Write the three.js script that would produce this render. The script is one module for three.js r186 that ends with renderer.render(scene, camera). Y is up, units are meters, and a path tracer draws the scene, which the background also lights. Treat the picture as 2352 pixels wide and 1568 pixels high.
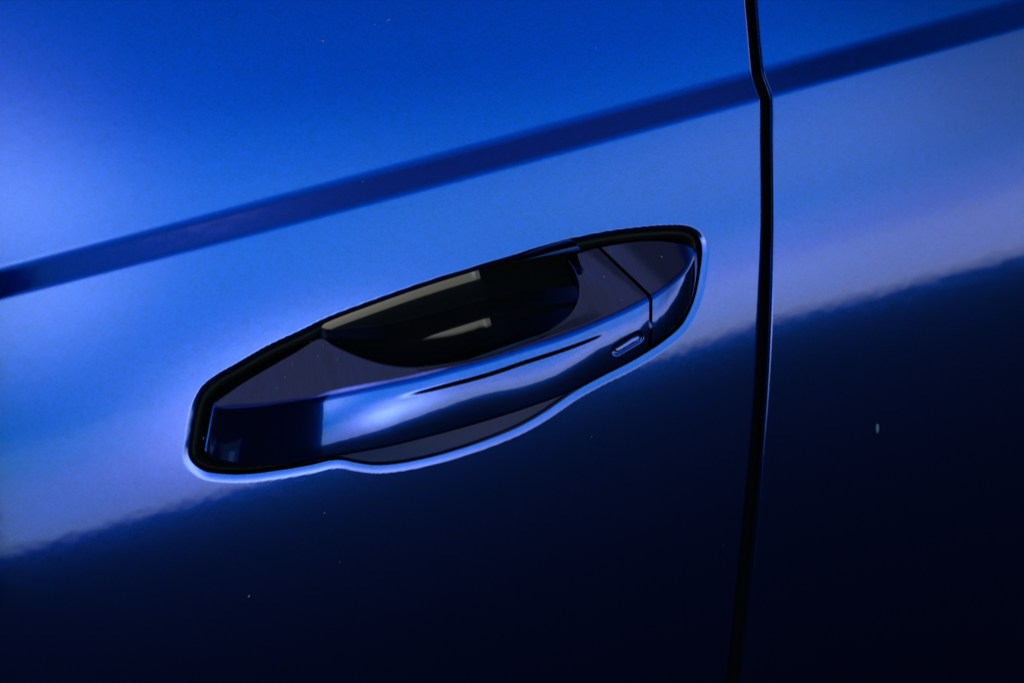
import * as THREE from 'three';
import { ImprovedNoise } from 'three/addons/math/ImprovedNoise.js';
import { mergeGeometries } from 'three/addons/utils/BufferGeometryUtils.js';

// ------------------------------------------------------------------ camera, sky, sun, exposure
const scene = new THREE.Scene();
const R = THREE.MathUtils.degToRad;
const AIM = new THREE.Vector3(0, 0.93, 0), DIST = 0.8, ELEV = R(18), YAW = R(-8), ROLL = R(12.2);
const camera = new THREE.PerspectiveCamera(21, 3 / 2, 0.05, 600);
camera.position.set(AIM.x + DIST * Math.sin(YAW) * Math.cos(ELEV), AIM.y + DIST * Math.sin(ELEV), AIM.z + DIST * Math.cos(YAW) * Math.cos(ELEV));
camera.lookAt(AIM); camera.rotateZ(-ROLL); camera.updateMatrixWorld(true);
camera.focus = 0.785; camera.userData.fStop = 3.4;
scene.add(camera);

const renderer = new THREE.WebGLRenderer({ antialias: true });
renderer.setSize(1024, 682);
renderer.toneMapping = THREE.LinearToneMapping;
renderer.toneMappingExposure = 2.1;
renderer.shadowMap.enabled = true;
renderer.outputColorSpace = THREE.SRGBColorSpace;

// evening sky: a warm pale horizon, thin cloud above it, deep blue higher up and dim overhead, plus added glows
const dirOf = (az, el) => new THREE.Vector3(Math.sin(R(az)) * Math.cos(R(el)), Math.sin(R(el)), Math.cos(R(az)) * Math.cos(R(el)));
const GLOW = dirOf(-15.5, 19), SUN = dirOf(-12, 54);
function skyTexture() {
  const w = 2048, h = 1024, a = new Float32Array(w * h * 4), d = new THREE.Vector3();
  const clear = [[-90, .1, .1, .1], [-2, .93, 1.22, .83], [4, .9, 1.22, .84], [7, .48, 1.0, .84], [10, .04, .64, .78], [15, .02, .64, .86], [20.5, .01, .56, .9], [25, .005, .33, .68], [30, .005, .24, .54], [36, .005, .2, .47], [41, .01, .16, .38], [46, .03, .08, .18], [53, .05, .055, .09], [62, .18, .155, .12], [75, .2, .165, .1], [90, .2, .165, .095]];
  const at = (K, el) => { let k = 0; while (k < K.length - 2 && el > K[k + 1][0]) k++; let t = Math.min(1, Math.max(0, (el - K[k][0]) / (K[k + 1][0] - K[k][0]))); t = t * t * (3 - 2 * t); return [1, 2, 3].map(c => K[k][c] * (1 - t) + K[k + 1][c] * t); };
  const sig = x => 1 / (1 + Math.exp(-x));
  for (let j = 0; j < h; j++) {
    const el = ((j + .5) / h - .5) * 180, base = at(clear, el);
    for (let i = 0; i < w; i++) {
      const az = ((i + .5) / w - .5) * 2 * Math.PI, side = 90 - az * 180 / Math.PI; // side: degrees from straight out of the door, rearwards positive
      d.set(Math.cos(R(el)) * Math.cos(az), Math.sin(R(el)), Math.cos(R(el)) * Math.sin(az));
      // thin cloud added for pale bands in the paint, lower edge lifting frontwards
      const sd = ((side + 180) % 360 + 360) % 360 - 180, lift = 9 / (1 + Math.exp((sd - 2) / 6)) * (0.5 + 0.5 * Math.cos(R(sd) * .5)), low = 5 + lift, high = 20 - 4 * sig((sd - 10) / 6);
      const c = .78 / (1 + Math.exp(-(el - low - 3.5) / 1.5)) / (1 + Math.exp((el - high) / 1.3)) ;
      const rear = sig((sd - 16) / 5), cloud = [.34 + .56 * rear, 1.26 + .06 * rear, 1.16 - .12 * rear], fade = 1 - .6 * sig((sd - 31) / 2.5) * sig((el - 8.5) / 1.5), low6 = 1 + .4 * Math.exp(-(((sd - 17) / 8) ** 2)) * sig((el - 2.5) / 1) * sig((9.5 - el) / 1.2), warm = .62 + .75 * sig((sd + 3) / 7), g = 1.05 * Math.exp((d.dot(GLOW) - 1) * 230), ridgeGlow = 1.3 * Math.exp((d.dot(SUN) - 1) * 190), gripGlow = 3.4 * Math.exp(-(((sd + 3) / 6.5) ** 2)) * Math.exp(-(((el - 7) / 4.5) ** 2)), g2 = .28 * Math.exp((d.dot(GLOW) - 1) * 36), o = (j * w + i) * 4;  // glows and rearward dimming added to set highlights and a dark corner
      for (let q = 0; q < 3; q++) a[o + q] = base[q] * (q || el > 10 ? 1 : warm) * (1 - c) * fade * (q ? low6 : 1 + (low6 - 1) * .45) + cloud[q] * c * fade + g * [1.15, 1, .42][q] + g2 * [.02, .6, 1][q] + ridgeGlow * [.9, .95, 1][q] + gripGlow * [1, .94, .6][q];
      a[o + 3] = 1;
    }
  }
  const tex = new THREE.DataTexture(a, w, h, THREE.RGBAFormat, THREE.FloatType);
  tex.mapping = THREE.EquirectangularReflectionMapping; tex.magFilter = THREE.LinearFilter; tex.minFilter = THREE.LinearFilter; tex.needsUpdate = true;
  return tex;
}
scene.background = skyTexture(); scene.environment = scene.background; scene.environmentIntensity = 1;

const sun = new THREE.DirectionalLight(0xeef2ff, 0.04);
sun.position.copy(SUN).multiplyScalar(6).add(AIM); sun.target.position.copy(AIM);
sun.castShadow = true; sun.shadow.radius = 40; sun.shadow.mapSize.set(2048, 2048);
Object.assign(sun.shadow.camera, { left: -1, right: 1, top: 1, bottom: -1, near: 0.5, far: 14 });
scene.add(sun, sun.target);

// ------------------------------------------------------------------ helpers
const OUT = new THREE.Vector3(0, .2, 1).normalize();
const noise = new ImprovedNoise();
let seed = 20240; const rnd = () => (seed = (seed * 16807) % 2147483647) / 2147483647;
const lerp = (a, b, t) => a + (b - a) * t, clamp = THREE.MathUtils.clamp;
const sm = (a, b, x) => { const t = clamp((x - a) / (b - a), 0, 1); return t * t * (3 - 2 * t); };
const gauss = (x, s) => Math.exp(-x * x / (2 * s * s));
function mesh(name, geo, mat, parent) {
  const m = new THREE.Mesh(geo, mat); m.name = name; m.castShadow = m.receiveShadow = true; (parent || scene).add(m); return m;
}
function gridGeo(rows, flip = false, uvScale = 1) {        // rows: array of arrays of Vector3, all of one length
  const n = rows.length, m = rows[0].length, pos = new Float32Array(n * m * 3), uv = new Float32Array(n * m * 2), idx = [];
  rows.forEach((r, i) => r.forEach((p, j) => { pos.set([p.x, p.y, p.z], (i * m + j) * 3); uv.set([p.x * uvScale, (p.y + p.z) * uvScale], (i * m + j) * 2); }));
  for (let i = 0; i < n - 1; i++) for (let j = 0; j < m - 1; j++) {
    const a = i * m + j, b = a + 1, c = a + m, d = c + 1;
    if (flip) idx.push(a, b, c, b, d, c); else idx.push(a, c, b, b, c, d);
  }
  const g = new THREE.BufferGeometry();
  g.setAttribute('position', new THREE.BufferAttribute(pos, 3)); g.setAttribute('uv', new THREE.BufferAttribute(uv, 2)); g.setIndex(idx); g.computeVertexNormals();
  return g;
}
function outward(g, dir = OUT) {                            // turn the faces so that they look outwards
  const n = g.attributes.normal; let s = 0; for (let i = 0; i < n.count; i++) s += n.getX(i) * dir.x + n.getY(i) * dir.y + n.getZ(i) * dir.z;
  if (s < 0) { const a = g.index.array; for (let i = 0; i < a.length; i += 3) { const t = a[i]; a[i] = a[i + 1]; a[i + 1] = t; } g.computeVertexNormals(); }
  return g;
}
function curve(pts, closed = false) {                       // smooth curve through points, sampled densely by arc length
  const c = new THREE.CatmullRomCurve3(pts, closed, 'centripetal'); c.arcLengthDivisions = 800; return c;
}

// measured places: (px, py) of a 2352 x 1568 survey sheet, taken back to a point of the car's side
const bx = new THREE.Vector3(), by = new THREE.Vector3(), bz = new THREE.Vector3();
camera.matrixWorld.extractBasis(bx, by, bz);
const TH = Math.tan(R(camera.fov / 2));
function ray(px, py) {
  return bz.clone().negate().addScaledVector(bx, (px / 1176 - 1) * TH * 1.5).addScaledVector(by, (1 - py / 784) * TH);
}
function hit(px, py, zf, h = 0) {                           // point whose z is zf(x, y) + h
  const d = ray(px, py), o = camera.position; let t = (0 - o.z) / d.z;
  const p = new THREE.Vector3();
  for (let k = 0; k < 14; k++) { p.copy(o).addScaledVector(d, t); t += (zf(p.x, p.y) + h - p.z) / d.z; }
  return p.copy(o).addScaledVector(d, t);
}

// ------------------------------------------------------------------ the shape of the car's side
const PLAN_R = 2.6;                                         // plan-view bow
const plan = x => -x * x / (2 * PLAN_R) * (x < 0 ? 1 : 1);
const creasePx = [[-300, 766], [0, 688], [242, 625], [484, 560], [727, 495], [980, 430], [1250, 360], [1592, 271], [1744, 230], [1915, 184], [2077, 139], [2238, 93], [2352, 58], [2600, -16]];
const creasePts = creasePx.map(([a, b]) => hit(a, b, x => plan(x)));
function table(pts) {                                       // y over x by cubic interpolation
  return x => {
    let i = 0; while (i < pts.length - 2 && x > pts[i + 1].x) i++;
    const p1 = pts[i], p2 = pts[i + 1], p0 = pts[Math.max(0, i - 1)], p3 = pts[Math.min(pts.length - 1, i + 2)];
    const h = p2.x - p1.x, t = clamp((x - p1.x) / h, -3, 4), m1 = (p2.y - p0.y) / (p2.x - p0.x), m2 = (p3.y - p1.y) / (p3.x - p1.x);
    if (t < 0) return p1.y + m1 * t * h; if (t > 1) return p2.y + m2 * (t - 1) * h;
    return (2 * t ** 3 - 3 * t * t + 1) * p1.y + (t ** 3 - 2 * t * t + t) * h * m1 + (-2 * t ** 3 + 3 * t * t) * p2.y + (t ** 3 - t * t) * h * m2;
  };
}
// least squares quadratic keeps the crease fair
const cq = (() => {
  let S = [0, 0, 0, 0, 0], T = [0, 0, 0];
  for (const p of creasePts.slice(1, -1)) { for (let k = 0; k < 5; k++) S[k] += p.x ** k; for (let k = 0; k < 3; k++) T[k] += p.y * p.x ** k; }
  const m = new THREE.Matrix3().set(S[0], S[1], S[2], S[1], S[2], S[3], S[2], S[3], S[4]).invert();
  return new THREE.Vector3(...T).applyMatrix3(m);
})();
const yc = x => cq.x + cq.y * x + cq.z * x * x;
// tilt of the outward normal above the horizontal, in degrees, over v = height above the crease's lower edge
const STRIP = 0.0108;
const lowKeys = [[-.6, -18], [-.3, -4], [-.2, 3], [-.105, 9.2], [-.05, 13.2], [0, 15.6]];
const upKeys = [[.012, 16.2], [.05, 17.3], [.09, 18], [.13, 18.6], [.2, 19.5], [.5, 30]];
const keyed = (K, v) => { let i = 0; while (i < K.length - 2 && v > K[i + 1][0]) i++; return lerp(K[i][1], K[i + 1][1], (v - K[i][0]) / (K[i + 1][0] - K[i][0])); };
const STEP = 0.0002, V0 = -.7, NV = 6500, Z0 = new Float32Array(NV), Z1 = new Float32Array(NV), Z2 = new Float32Array(NV);
{
  const m0 = new Float32Array(NV), m1 = new Float32Array(NV), m2 = new Float32Array(NV);
  for (let i = 0; i < NV; i++) {
    const v = V0 + i * STEP, lo = sm(.0016, -.0016, v), hi = sm(STRIP - .0022, STRIP + .0022, v), st = 1 - lo - hi;
    const tl = keyed(lowKeys, Math.min(v, .004)) , tu = keyed(upKeys, Math.max(v, .008)) ;
    m0[i] = Math.tan(R(tl)) * lo + Math.tan(R(29)) * st + Math.tan(R(tu)) * hi;
    m1[i] = -0.06 * lo + 0.2 * st + 0.2 * hi; m2[i] = 0.13 * lo;
  }
  // soften
  for (let pass = 0; pass < 6; pass++) for (const m of [m0, m1, m2]) for (let i = 1; i < NV - 1; i++) m[i] = (m[i - 1] + 2 * m[i] + m[i + 1]) / 4;
  const k0 = Math.round(-V0 / STEP);
  for (let i = k0 + 1; i < NV; i++) { Z0[i] = Z0[i - 1] - m0[i] * STEP; Z1[i] = Z1[i - 1] - m1[i] * STEP; Z2[i] = Z2[i - 1] - m2[i] * STEP; }
  for (let i = k0 - 1; i >= 0; i--) { Z0[i] = Z0[i + 1] + m0[i] * STEP; Z1[i] = Z1[i + 1] + m1[i] * STEP; Z2[i] = Z2[i + 1] + m2[i] * STEP; }
}
const look = (Z, v) => { const q = clamp((v - V0) / STEP, 0, NV - 2), i = Math.floor(q); return lerp(Z[i], Z[i + 1], q - i); };
function side(x, y) { const v = y - yc(x); return plan(x) + look(Z0, v) + clamp(x, -.3, .3) * look(Z1, v) + clamp(x - .105, 0, .2) * look(Z2, v); }
const at = (px, py, h = 0) => hit(px, py, side, h);

// the opening in the door for the handle
const holePx = [[431, 1045], [434, 1010], [440, 970], [450, 928], [470, 893], [500, 869], [542, 845], [617, 802], [692, 767], [754, 737], [860, 697], [980, 655], [1080, 624], [1180, 594], [1289, 562], [1389, 541], [1464, 531], [1526, 526], [1574, 527], [1598, 536], [1611, 552], [1615, 575], [1613, 605], [1608, 640], [1601, 675], [1588, 712], [1566, 750], [1530, 782], [1495, 806], [1440, 838], [1380, 868], [1322, 900], [1290, 922], [1252, 948], [1200, 978], [1140, 1004], [1060, 1032], [980, 1054], [910, 1067], [860, 1070], [815, 1064], [785, 1058], [755, 1060], [717, 1069], [642, 1082], [567, 1091], [517, 1091], [470, 1084], [443, 1066]];
const hole3 = curve(holePx.map(([a, b]) => at(a, b)), true).getSpacedPoints(720).slice(0, 720);
const holeN = hole3.map((p, i) => { const a = hole3[(i + 717) % 720], b = hole3[(i + 3) % 720], l = Math.hypot(b.x - a.x, b.y - a.y); return [-(b.y - a.y) / l, (b.x - a.x) / l]; }); // outwards: the path runs clockwise
function holeDist(x, y) {                                   // signed, positive outside; the nearest point; the outward direction there
  let best = 1e9, bj = 0, bi = 0, bt = 0, inside = false;
  for (let i = 0, j = hole3.length - 1; i < hole3.length; j = i++) {
    const a = hole3[j], b = hole3[i], ex = b.x - a.x, ey = b.y - a.y;
    const t = clamp(((x - a.x) * ex + (y - a.y) * ey) / (ex * ex + ey * ey), 0, 1), qx = a.x + ex * t, qy = a.y + ey * t, d = (x - qx) ** 2 + (y - qy) ** 2;
    if (d < best) { best = d; bj = j; bi = i; bt = t; }
    if ((a.y > y) !== (b.y > y) && x < (b.x - a.x) * (y - a.y) / (b.y - a.y) + a.x) inside = !inside;
  }
  const a = hole3[bj], b = hole3[bi], n = holeN[bj], m = holeN[bi];
  return [Math.sqrt(best) * (inside ? -1 : 1), lerp(a.x, b.x, bt), lerp(a.y, b.y, bt), lerp(n[0], m[0], bt), lerp(n[1], m[1], bt)];
}
const LIP_W = 0.0058;                                       // the sheet dips towards the opening, widest below it
const lipShape = (nx, ny) => { const k = sm(.75, -.7, ny); return [lerp(.0018, .0031, k), lerp(.0005, .00032, k) * (1 - .6 * sm(0, 1, -nx) * nx * nx)]; };
const lip = (d, nx, ny) => { const [w, dep] = lipShape(nx, ny); return d >= w ? 0 : -dep * Math.pow(1 - Math.max(d, 0) / w, 1.4); };

// shut line between the doors (left and right edge of the dark gap)
const shutL = [[1713, -60], [1715, 0], [1722, 81], [1729, 160], [1733, 182], [1745, 218], [1750, 236], [1751, 323], [1753, 502], [1752, 560], [1747, 688], [1739, 863], [1728, 1020], [1714, 1163], [1695, 1350], [1672, 1568], [1655, 1720]].map(([a, b]) => at(a, b));
const shutR = [[1731, -60], [1735, 0], [1743, 100], [1749, 158], [1753, 176], [1766, 212], [1770, 230], [1771, 323], [1773, 502], [1772, 560], [1769, 688], [1762, 863], [1751, 1020], [1739, 1163], [1722, 1350], [1700, 1568], [1684, 1720]].map(([a, b]) => at(a, b));
const xOverY = pts => { const q = pts.map(p => ({ x: -p.y, y: p.x })); const f = table(q); return y => f(-y); };
const xL = xOverY(shutL), xR = xOverY(shutR);

// ------------------------------------------------------------------ materials
function grainTexture(size = 1024) {                        // metal flakes: fine sparkle over a soft mottle
  const a = new Uint8Array(size * size * 4), f = n => { const g = new Float32Array(n * n).map(() => rnd()); return (x, y) => { const u = x * n / size, v = y * n / size, i = Math.floor(u), j = Math.floor(v), p = u - i, q = v - j, at = (r, t) => g[(r % n) + (t % n) * n]; return lerp(lerp(at(i, j), at(i + 1, j), p), lerp(at(i, j + 1), at(i + 1, j + 1), p), q); }; };
  const m1 = f(128), m2 = f(320);
  for (let y = 0; y < size; y++) for (let x = 0; x < size; x++) {
    const i = y * size + x, r = rnd(), q = .85 + .62 * (rnd() - .5) + .16 * (m2(x, y) - .5) + .08 * (m1(x, y) - .5);
    a.fill(Math.round(255 * clamp(q, 0, 1)), i * 4, i * 4 + 3); a[i * 4 + 3] = 255;
  }
  const t = new THREE.DataTexture(a, size, size); t.wrapS = t.wrapT = THREE.RepeatWrapping; t.magFilter = THREE.LinearFilter; t.needsUpdate = true; return t;
}
const flakes = grainTexture(); flakes.repeat.set(1 / .3, 1 / .3); flakes.colorSpace = THREE.NoColorSpace;
const paint = new THREE.MeshPhysicalMaterial({ color: new THREE.Color().setRGB(0.0002, 0.029, 0.32), metalness: 1, roughness: .118, clearcoat: 1, clearcoatRoughness: .015, map: flakes });
const blackGloss = new THREE.MeshPhysicalMaterial({ color: new THREE.Color().setRGB(.004, .004, .005), roughness: .03, specularIntensity: .95, specularColor: new THREE.Color().setRGB(.86, .78, 1) });
const rubber = new THREE.MeshPhysicalMaterial({ color: new THREE.Color().setRGB(.006, .005, .008), roughness: .7, specularIntensity: .45 });
const satin = new THREE.MeshPhysicalMaterial({ color: new THREE.Color().setRGB(.035, .05, .2), roughness: .45, clearcoat: .35, clearcoatRoughness: .3 });

// ------------------------------------------------------------------ the car: two doors and a handle
const car = new THREE.Group(); car.name = 'car'; scene.add(car);
car.userData = { label: 'metallic blue car seen close at its front door handle beside the door gap', category: 'car' };

function spaced(marks) { const out = [marks[0][0]]; for (let k = 1; k < marks.length; k++) { const [a] = marks[k - 1], [b, s] = marks[k], n = Math.max(1, Math.round(Math.abs(b - a) / s)); for (let i = 1; i <= n; i++) out.push(a + (b - a) * i / n); } return out; }
const vRows = spaced([[-.62, 0], [-.26, .03], [-.19, .0016], [-.13, .0014], [-.025, .00056], [-.005, .0012], [.003, .0004], [.009, .0008], [.017, .0004], [.03, .0012], [.15, .0016], [.3, .03]]);
const peel = (x, y) => 3.6e-6 * noise.noise(x * 260, y * 260, 3.1) + 4e-6 * noise.noise(x * 110, y * 190, 9.7) + 8e-6 * noise.noise(x * 28, y * 40, 1.3);
function skin(uList, xAt, edge, withHole) {
  // edge(x, y): how far the sheet turns in near the shut line
  const nu = uList.length, nv = vRows.length, P = [], D = [];
  const inBox = (x, y) => withHole && x > hX0 && x < hX1 && y > hY0 && y < hY1;
  for (let j = 0; j < nv; j++) for (let i = 0; i < nu; i++) {
    let x = 0, y = 0; for (let k = 0; k < 4; k++) { y = yc(x) + vRows[j]; x = xAt(uList[i], y); } y = yc(x) + vRows[j];
    P.push([x, y]); D.push(inBox(x, y) ? holeDist(x, y) : null);
  }
  const tris = [];
  for (let j = 0; j < nv - 1; j++) for (let i = 0; i < nu - 1; i++) { const a = j * nu + i, b = a + 1, c = a + nu, d = c + 1; tris.push([a, b, d], [a, d, c]); }
  const snap = new Set(), val = k => D[k] ? D[k][0] : 1;
  if (withHole) for (const t of tris) for (let q = 0; q < 3; q++) { const a = t[q], b = t[(q + 1) % 3]; if (val(a) * val(b) < 0) snap.add(Math.abs(val(a)) < Math.abs(val(b)) ? a : b); }
  
  const z = (x, y) => {
    let l = 0;
    if (inBox(x, y)) { const r = holeDist(x, y); if (r[0] < LIP_W) l = lip(r[0], r[3], r[4]); }
    return side(x, y) + l + edge(x, y) + peel(x, y);
  };
  const pos = new Float32Array(nu * nv * 3), nor = new Float32Array(nu * nv * 3), uv = new Float32Array(nu * nv * 2), e = 1.2e-4, idx = [];
  P.forEach(([x, y], k) => {
    let ox = x, oy = y;                                      // where the slope is taken: a hair outside the rim
    if (snap.has(k)) { const r = D[k]; x = r[1]; y = r[2]; ox = x + r[3] * 2.5e-4; oy = y + r[4] * 2.5e-4; D[k] = [0, x, y]; }
    const near = D[k] && D[k][0] < LIP_W + .001, zz = near ? z : (a, b) => side(a, b) + edge(a, b) + peel(a, b);
    const gx = (zz(ox + e, oy) - zz(ox - e, oy)) / (2 * e), gy = (zz(ox, oy + e) - zz(ox, oy - e)) / (2 * e);
    const n = new THREE.Vector3(-gx, -gy, 1).normalize();
    pos.set([x, y, zz(ox, oy)], k * 3); nor.set([n.x, n.y, n.z], k * 3); uv.set([x, y], k * 2);
  });
  for (const t of tris) {
    if (withHole) {
      if (t.some(k => val(k) < 0)) continue;
      if (t.every(k => val(k) === 0)) { let x = 0, y = 0; for (const k of t) { x += pos[k * 3] / 3; y += pos[k * 3 + 1] / 3; } if (holeDist(x, y)[0] < 0) continue; }
    }
    idx.push(...t);
  }
  const g = new THREE.BufferGeometry();
  g.setAttribute('position', new THREE.BufferAttribute(pos, 3)); g.setAttribute('normal', new THREE.BufferAttribute(nor, 3)); g.setAttribute('uv', new THREE.BufferAttribute(uv, 2)); g.setIndex(idx);
  return g;
}
function rimReturn() {                                      // the door's sheet turned inwards round the opening
  const rows = [];
  for (let i = 0; i <= hole3.length; i++) {
    const p = hole3[i % 720], [nx, ny] = holeN[i % 720];
    const z0 = side(p.x, p.y) + lip(0, nx, ny), r = [];
    for (const [q, d] of [[-.0005, .00022], [0, .00012], [.0003, .0003], [.0006, .0007], [.0009, .0014], [.001, .0026], [.001, .006]]) r.push(new THREE.Vector3(p.x - nx * q, p.y - ny * q, z0 - d));
    rows.push(r);
  }
  return outward(gridGeo(rows));
}
const hX0 = Math.min(...hole3.map(p => p.x)) - .012, hX1 = Math.max(...hole3.map(p => p.x)) + .012, hY0 = Math.min(...hole3.map(p => p.y)) - .012, hY1 = Math.max(...hole3.map(p => p.y)) + .012;
// front door: u is metres to the left of the shut line
const uF = spaced([[-.9, 0], [-.4, .04], [-.285, .0016], [-.02, .00058], [-.004, .0013], [0, .0003]]);
const RAD = .0016;
const roll = d => d > RAD ? 0 : -(RAD - Math.sqrt(Math.max(0, RAD * RAD - (RAD - Math.max(d, RAD * .03)) ** 2)));
function returnFlange(xf, sgn) {                            // the sheet's edge turned inwards along the gap
  const rows = [];
  for (const v of vRows) {
    let x = .1, y; for (let k = 0; k < 4; k++) { y = yc(x) + v; x = xf(y); } y = yc(x) + v;
    const z = side(x, y) + roll(0); rows.push([new THREE.Vector3(x, y, z), new THREE.Vector3(x - sgn * .0004, y, z - .004), new THREE.Vector3(x - sgn * .001, y, z - .022)]);
  }
  return gridGeo(rows, sgn < 0);
}
const frontDoor = mesh('front_door', mergeGeometries([skin(uF, (u, y) => xL(y) + u, (x, y) => roll(xL(y) - x), true), returnFlange(xL, 1), rimReturn()]), paint, car);
const uR = spaced([[0, 0], [.006, .0003], [.2, .0015], [.6, .04]]);
const rearDoor = mesh('rear_door', mergeGeometries([skin(uR, (u, y) => xR(y) + u, (x, y) => roll(x - xR(y)), false), returnFlange(xR, -1)]), paint, car);
// rubber seal behind the gap
{
  const rows = [];
  for (const v of spaced([[-.62, 0], [.3, .004]])) { let x = .1, y; for (let k = 0; k < 4; k++) { y = yc(x) + v; x = (xL(y) + xR(y)) / 2; } const z = side(x, y) - .02; const r = []; for (let k = 0; k <= 12; k++) { const q = k / 6 - 1; r.push(new THREE.Vector3(x + q * .011, y, z - q * q * .006)); } rows.push(r); }
  mesh('door_seal', outward(gridGeo(rows)), rubber, car);
}

// ------------------------------------------------------------------ the handle
const handle = new THREE.Group(); handle.name = 'door_handle'; car.add(handle);

// a skin through sections: each station is [A, B, D] = [px, py, height in mm] for back edge of the top face, ridge, bottom edge
function fair(stations, key, n) {
  const c = curve(stations.map(s => at(s[key][0], s[key][1], s[key][2] / 1000)));
  const out = []; for (let i = 0; i <= n; i++) out.push(c.getPoint(i / n)); return out;
}
// stations of the pull grip, front tip to split line
const grip = [
  { A: [485, 923, -1.5], B: [484, 930, 0], D: [461, 1036, -3.20] },
  { A: [489, 921, 0], B: [491, 927, 2.5], D: [468, 1040, 2.81] },
  { A: [510, 907, -0.20], B: [515, 929.5, 4.30], D: [487, 1059, 4.92] },
  { A: [560, 874, 0.40], B: [560, 931, 7.90], D: [540, 1072, 8.98] },
  { A: [617, 841, 1.35], B: [605, 930, 10.85], D: [600, 1074, 11.96] },
  { A: [675, 808, 1.75], B: [660, 923, 13.55], D: [660, 1069, 14.21] },
  { A: [737, 775, 1.95], B: [717, 915, 15.85], D: [720, 1061, 16.21] },
  { A: [767, 791, 5.75], B: [758, 907, 17.05], D: [762, 1054, 17.31] },
  { A: [830, 818, 10.80], B: [822, 894.5, 18.20], D: [830, 1042, 18.45] },
  { A: [892, 835, 14.2], B: [885, 882, 18.9], D: [895, 1030, 19.03] },
  { A: [949, 840, 16.2], B: [950, 869, 19.2], D: [960, 1014, 19.10] },
  { A: [1017, 833, 17.3], B: [1022, 852, 19.3], D: [1030, 996, 18.95] },
  { A: [1111, 815, 17.5], B: [1118, 827.5, 19], D: [1125, 969, 18.58] },
  { A: [1205, 783, 16.9], B: [1214, 796, 18.5], D: [1215, 940, 18.61] },
  { A: [1267, 751, 15.1], B: [1288, 772, 18], D: [1288, 914, 18.19] },
  { A: [1308, 719, 12.8], B: [1345, 751.5, 17.5], D: [1342, 890, 17.34] },
  { A: [1325, 688, 10], B: [1390, 733, 17], D: [1385, 868, 16.46] },
  { A: [1328, 652, 6.2], B: [1425, 717.5, 16.6], D: [1420, 848, 16.00] },
  { A: [1316, 615, 1.9], B: [1455, 703, 16.2], D: [1450, 831, 15.60] },
  { A: [1302, 589, -1], B: [1473, 694, 16], D: [1470, 818, 15.40] },
  { A: [1335, 576, -1], B: [1483, 688.5, 15.8], D: [1480, 811, 15.20] },
  { A: [1370, 566.5, -1], B: [1491, 684, 15.6], D: [1488, 805, 15.00] },
];
function gripSkin(stations, n, opt) {
  const A = fair(stations, 'A', n), B = fair(stations, 'B', n), D = fair(stations, 'D', n), rows = [], info = [];
  for (let i = 0; i <= n; i++) {
    const s = i / n, a = A[i], b = B[i], d = D[i], fullness = opt.full(s);
    const m = b.clone().lerp(d, .5).addScaledVector(OUT, fullness);
    const q1 = b.clone().lerp(m, .5).addScaledVector(OUT, fullness * .22), q2 = m.clone().lerp(d, .5).addScaledVector(OUT, fullness * .28);
    const under = d.clone().add(new THREE.Vector3(0, .003, -.012)), back = a.clone().add(new THREE.Vector3(0, -.008, -.006));
    const front = new THREE.CatmullRomCurve3([b, q1, m, q2, d], false, 'centripetal');
    const row = [...roundSection(back, a, b, front, d, under, opt, s)];
    rows.push(row); info.push({ a, b, d, front });
  }
  return { rows, info };
}
function bez(s, p, e, n, out, skip = 1) { for (let k = skip; k <= n; k++) { const t = k / n; out.push(s.clone().multiplyScalar((1 - t) ** 2).addScaledVector(p, 2 * t * (1 - t)).addScaledVector(e, t * t)); } }
function leg(s, e, n, out) { for (let k = 1; k <= n; k++) out.push(s.clone().lerp(e, k / n)); }
const FRONT_N = 72;
function roundSection(back, a, b, front, d, under, opt, s) {
  const out = [back.clone()], ra = Math.min(opt.rA(s), a.distanceTo(b) * .35), rb = Math.min(opt.rB(s), a.distanceTo(b) * .5);
  const toward = (p, q, r) => p.clone().lerp(q, Math.min(.5, r / Math.max(1e-9, p.distanceTo(q))));
  const a0 = toward(a, back, ra), a1 = toward(a, b, ra); leg(back, a0, 6, out); bez(a0, a, a1, 12, out);
  const L = b.distanceTo(d), tb = Math.min(.3, opt.rB(s) / L), td = Math.min(.2, .0022 / L);
  const b0 = toward(b, a, rb); leg(a1, b0, 20, out);
  const f0 = front.getPoint(tb), tan = front.getTangent(tb), dir = b0.clone().sub(a1).normalize();
  // corner where the top face's line and the front's tangent meet, close to b
  bez(b0, b, f0, 16, out);
  for (let k = 1; k <= FRONT_N; k++) out.push(front.getPoint(lerp(tb, 1 - td, k / FRONT_N)));
  const f1 = front.getPoint(1 - td), u0 = toward(d, under, .0022); bez(f1, d, u0, 10, out); leg(u0, under, 6, out); leg(under, back, 6, out);
  return out;
}
const FRONT_FROM = 1 + 6 + 12 + 20 + 16 - 1;                // index of the first sample of the front face
const gs = gripSkin(grip, 420, { full: s => .0008, rA: s => .0013, rB: s => lerp(.0028, .0022, s) });
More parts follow.
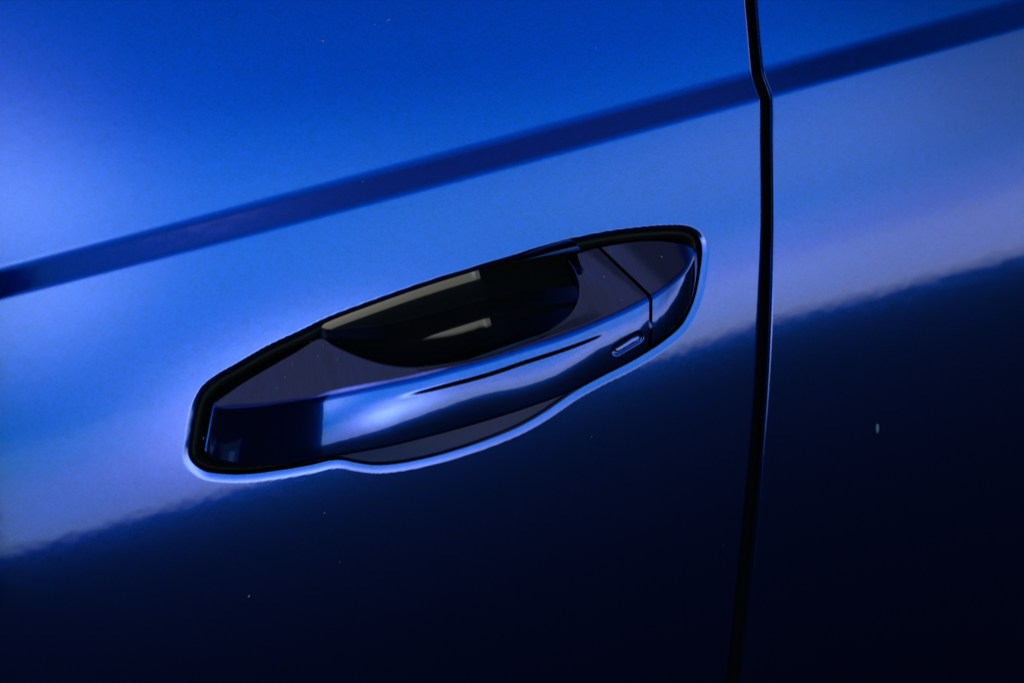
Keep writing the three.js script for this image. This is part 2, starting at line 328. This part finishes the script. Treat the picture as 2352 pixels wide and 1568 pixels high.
// sculpted line on the front face, and the shallow slot that marks the touch sensor
const slotA = [1418, 803], slotB = [1466, 774];
{
  const rows = gs.rows, base = rows.map(r => r.map(p => p.clone()));
  const p2 = p => { const v = p.clone().sub(camera.position); return [1176 * (1 + v.dot(bx) / -v.dot(bz) / (TH * 1.5)), 784 * (1 - v.dot(by) / -v.dot(bz) / TH)]; };
  // where a survey point falls in (row, column) of the front
  const findNear = (px, py) => { let best = [1e9, 0, 0]; for (let i = 0; i < base.length; i += 1) for (let k = 0; k <= FRONT_N; k++) { const [x, y] = p2(base[i][FRONT_FROM + k]), d = (x - px) ** 2 + (y - py) ** 2; if (d < best[0]) best = [d, i, k]; } return best; };
  const g0 = findNear(900, 910), gm = findNear(1140, 850), g1 = findNear(1400, 758);
  const S0 = base[findNear(...slotA)[1]][FRONT_FROM + findNear(...slotA)[2]], S1 = base[findNear(...slotB)[1]][FRONT_FROM + findNear(...slotB)[2]];
  const W = .0027;
  for (let i = 0; i < rows.length; i++) {
    const q = (i - g0[1]) / (g1[1] - g0[1]), amp = q > 0 && q < 1 ?   .0009 * Math.sin(Math.PI * q) ** 1.6 : 0;
    const kc = q < .5 ? lerp(g0[2], gm[2], q * 2) : lerp(gm[2], g1[2], q * 2 - 1);
    if (amp) for (let k = 1; k < 36; k++) rows[i][FRONT_FROM - k].addScaledVector(OUT, amp * (1 - sm(14, 35, k)));
    for (let k = 0; k <= FRONT_N; k++) {
      const j = FRONT_FROM + k, p = rows[i][j];
      if (amp) { const t = (k - kc) / FRONT_N; p.addScaledVector(OUT, amp * (1 - sm(-.02, .085, t))); }
      const ab = S1.clone().sub(S0), tt = clamp(p.clone().sub(S0).dot(ab) / ab.lengthSq(), 0, 1), dist = p.distanceTo(S0.clone().addScaledVector(ab, tt));
      p.addScaledVector(OUT, 4e-6 * noise.noise(p.x * 330, p.y * 330, 5.5));
      p.addScaledVector(OUT, -.00055 * (1 - sm(W * .55, W, dist)));
    }
  }
  var slot = { S0, S1 };
}
mesh('grip', outward(gridGeo(gs.rows)), paint, handle);

// fixed cap behind the split line
const capSt = [
  { A: [1378, 565, -1], B: [1499, 680, 15.4], D: [1496, 801, 15.1] },
  { A: [1410, 559, 0], B: [1516, 669, 14.9], D: [1512, 788, 15] },
  { A: [1455, 553, 0.8], B: [1540, 651, 13.8], D: [1536, 767, 14.3] },
  { A: [1510, 551, 1.8], B: [1566, 630, 11.8], D: [1563, 738, 12.2] },
  { A: [1556, 556, 2.8], B: [1585, 608, 9], D: [1584, 704, 8.8] },
  { A: [1585, 564, 2.7], B: [1594, 592, 6], D: [1595, 668, 5.3] },
  { A: [1599, 573, 0.6], B: [1600, 580, 2], D: [1602, 625, 1] },
];
const cs = gripSkin(capSt, 160, { full: s => lerp(.0009, .0007, s), rA: s => .0013, rB: s => lerp(.0022, .0012, s) });
mesh('end_cap', outward(gridGeo(cs.rows)), paint, handle);
// walls of the split: each piece is closed by a face that goes back into the recess
// the little slot plate
{
  const { S0, S1 } = slot, ab = S1.clone().sub(S0), L = ab.length(), ux = ab.clone().normalize(), nz = OUT.clone().addScaledVector(ux, -OUT.dot(ux)).normalize(), uy = nz.clone().cross(ux);
  const rows = [], w = .0015;
  for (let i = 0; i <= 40; i++) { const a = i / 40 * Math.PI * 2, cx = Math.cos(a) > 0 ? L : 0; const r = []; for (const [q, h] of [[0, 0], [.4, 0], [.8, 0], [1, -.0002], [1, -.0006]]) r.push(S0.clone().addScaledVector(ux, lerp(L / 2, cx + Math.cos(a) * w, q)).addScaledVector(uy, Math.sin(a) * w * q).addScaledVector(nz, h - .00052)); rows.push(r); }
  mesh('touch_sensor', outward(gridGeo(rows)), paint, handle);
}
// rubber ring just inside the opening
{
  const gx0 = at(735, 770).x, gx1 = at(1290, 575).x;
  const rows = [];
  for (let i = 0; i <= 720; i++) { const p = hole3[i % 720], [nx, ny] = holeN[i % 720], r = []; const wide = .0013 + .005 * (sm(gx0 + .004, gx0 - .004, p.x) + sm(gx1 - .004, gx1 + .004, p.x)) * (ny > -.3 ? 1 : .25); for (let k = 0; k <= 10; k++) { const q = k / 10, d = .0006 + q * wide; const x = p.x - nx * d, y = p.y - ny * d; r.push(new THREE.Vector3(x, y, side(x, y) - .0036 - .0035 * (2 * q - .7) ** 2 - .6 * Math.max(0, d - .0025))); } rows.push(r); }
  mesh('gasket', outward(gridGeo(rows)), rubber, handle);
}
// what lies behind the grip: a gloss black cup in the finger opening, the painted dish below the grip, a dark liner elsewhere
{
  const s0 = at(600, 1015), s1 = at(1500, 700), liner = [], dish = [], N = 60;
  const nearest = (px, py) => { const p = at(px, py); let b = [1e9, 0]; hole3.forEach((q, i) => { const d = p.distanceToSquared(q); if (d < b[0]) b = [d, i]; }); return b[1]; };
  const iA = nearest(1325, 899), iB = nearest(775, 1058);
  for (let i = 0; i <= 720; i++) {
    const p = hole3[i % 720], ab = s1.clone().sub(s0), t = clamp(p.clone().sub(s0).dot(ab) / ab.lengthSq(), 0, 1), e = s0.clone().addScaledVector(ab, t);
    const L = Math.hypot(p.x - e.x, p.y - e.y), row = depth => { const r = []; for (let k = 0; k <= N; k++) { const q = Math.pow(k / N, 1.7), d = q * L, x = lerp(p.x, e.x, q), y = lerp(p.y, e.y, q); r.push(new THREE.Vector3(x, y, side(x, y) - .0015 - depth(d))); } return r; };
    if (i >= iA && i <= iB) dish.push(row(d => .0125 * Math.sin(Math.min(1, d / .017) * Math.PI / 2)));
    liner.push(row(d => .042 * Math.sin(Math.min(1, d / .005) * Math.PI / 2)));
  }
  mesh('recess_liner', outward(gridGeo(liner)), rubber, handle);
  mesh('lower_recess', outward(gridGeo(dish)), satin, handle);
  // the cup: a steep upper wall, then a back that is hollow from top to bottom and turns forward at its rear end
  const tilt = [[0, 12], [.0085, 8.4], [.0105, 6], [.013, 3.5], [.02, 1], [.0225, 1], [.025, 4], [.0268, 9], [.034, 10.6], [.05, 11]], x0 = at(640, 830).x, x1 = at(1345, 650).x, xTurn = at(1120, 720).x, cup = [];
  const top = hole3.filter((p, i) => holeN[i][1] > .2).sort((p, q) => p.x - q.x).map(p => ({ x: p.x, y: p.y })), yTop = x => { let i = 0; while (i < top.length - 2 && x > top[i + 1].x) i++; return lerp(top[i].y, top[i + 1].y, clamp((x - top[i].x) / (top[i + 1].x - top[i].x), 0, 1)); };
  for (let i = 0; i <= 160; i++) {
    const x = lerp(x0, x1, i / 160), y0 = yTop(x) - .0012, r = []; let z = side(x, y0) - .0035, h = 0;
    r.push(new THREE.Vector3(x, y0, z));
    for (let k = 1; k <= 110; k++) {
      const s = .05 * Math.pow(k / 110, 1.3); z += Math.tan(R(keyed(tilt, (s + h) / 2))) * (s - h); h = s;
      r.push(new THREE.Vector3(x, y0 - s, z - .019 * Math.sin(Math.min(1, s / .0016) * Math.PI / 2) + .42 * (Math.max(0, x - xTurn) - .004 * (1 - Math.exp(-Math.max(0, x - xTurn) / .004)))));
    }
    cup.push(r);
  }
  mesh('finger_cup', outward(gridGeo(cup)), blackGloss, handle);
}

// dust and lint lying on the paint, a stone chip on the rear door
{
  const grit = new THREE.MeshStandardMaterial({ color: new THREE.Color().setRGB(.24, .24, .27), roughness: .9 });
  const bit = (px, py, w, l, turn) => { const p = at(px, py), g = new THREE.SphereGeometry(1, 8, 6); g.scale(w, l, Math.min(w, l) * .6); g.rotateZ(turn); const c = car.children.length ? surfaceAt(px, py) : p; g.translate(c.x, c.y, c.z); return g; };
  const rc = new THREE.Raycaster(); car.updateMatrixWorld(true);
  function surfaceAt(px, py) { rc.set(camera.position, ray(px, py).normalize()); const h = rc.intersectObject(car, true)[0]; return h ? h.point : at(px, py); }
  const list = [[892, 46, .0003, .0009, -1.1], [741, 95, .0004, .0007, .9], [860, 57, .00022, .0003, 0], [930, 262, .0002, .0003, 0], [571, 1369, .0003, .0007, -.7], [745, 1178, .00028, .00028, 0], [780, 1290, .0002, .0002, 0], [832, 418, .00026, .00032, 0], [1387, 636, .0003, .0003, 0], [1428, 689, .0002, .0002, 0], [712, 784, .0003, .00026, 0], [742, 792, .00022, .00022, 0], [654, 866, .00026, .00022, 0], [635, 891, .00026, .00026, 0], [730, 818, .00022, .00022, 0], [775, 826, .00022, .00022, 0], [978, 839, .00026, .00026, 0], [1034, 842, .0002, .0002, 0], [1520, 590, .0003, .0004, 0], [1402, 579, .0002, .0002, 0], [670, 836, .0002, .0002, 0]];
  for (let k = 0; k < 5; k++) list.push([420 + rnd() * 1250, 30 + rnd() * 1450, .00012 + rnd() * .0001, .00012 + rnd() * .00016, rnd() * 3]);
  const m = mesh('dust', mergeGeometries(list.map(a => bit(...a))), grit, car); m.userData.kind = 'stuff';
  mesh('stone_chip', bit(2016, 984, .0007, .0024, -.12), new THREE.MeshStandardMaterial({ color: new THREE.Color().setRGB(.12, .16, .27), roughness: .8 }), car);
}

// ------------------------------------------------------------------ ground, and the dark house front that the paint mirrors
{
  const g = new THREE.PlaneGeometry(600, 600, 1, 1); g.rotateX(-Math.PI / 2);
  const m = mesh('ground', g, new THREE.MeshStandardMaterial({ color: new THREE.Color().setRGB(.008, .008, .009), roughness: .95 }));
  m.userData = { kind: 'structure', label: 'dark asphalt ground under the car' };
  const house = new THREE.Group(); house.name = 'house'; scene.add(house);
  house.userData = { label: 'dark house front mirrored in the front end of the handle', category: 'house' };
  const dark = new THREE.MeshStandardMaterial({ color: new THREE.Color().setRGB(.02, .02, .022), roughness: .9 });
  const white = new THREE.MeshStandardMaterial({ color: new THREE.Color().setRGB(.75, .74, .7), roughness: .6 });
  const corner = new THREE.Vector3(-4.3, 0, 12);           // nearest the open side
  const box = (name, w, h, d, x, y, z, mat, par) => { const o = mesh(name, new THREE.BoxGeometry(w, h, d), mat, par); o.position.set(x, y, z); return o; };
  house.position.copy(corner); house.rotation.y = R(-28);
  box('wall', 21, 15, 6, -10.5, 7.5, 3, dark, house);
  const grey = new THREE.MeshStandardMaterial({ color: new THREE.Color().setRGB(.16, .16, .17), roughness: .7 });
  const porch = box('door', 2.6, 3.4, .12, -6.6, 3.6, -.02, grey, house);
  box('curtain', .8, 2.1, .06, .1, -.6, -.08, white, porch);
}

renderer.render(scene, camera);
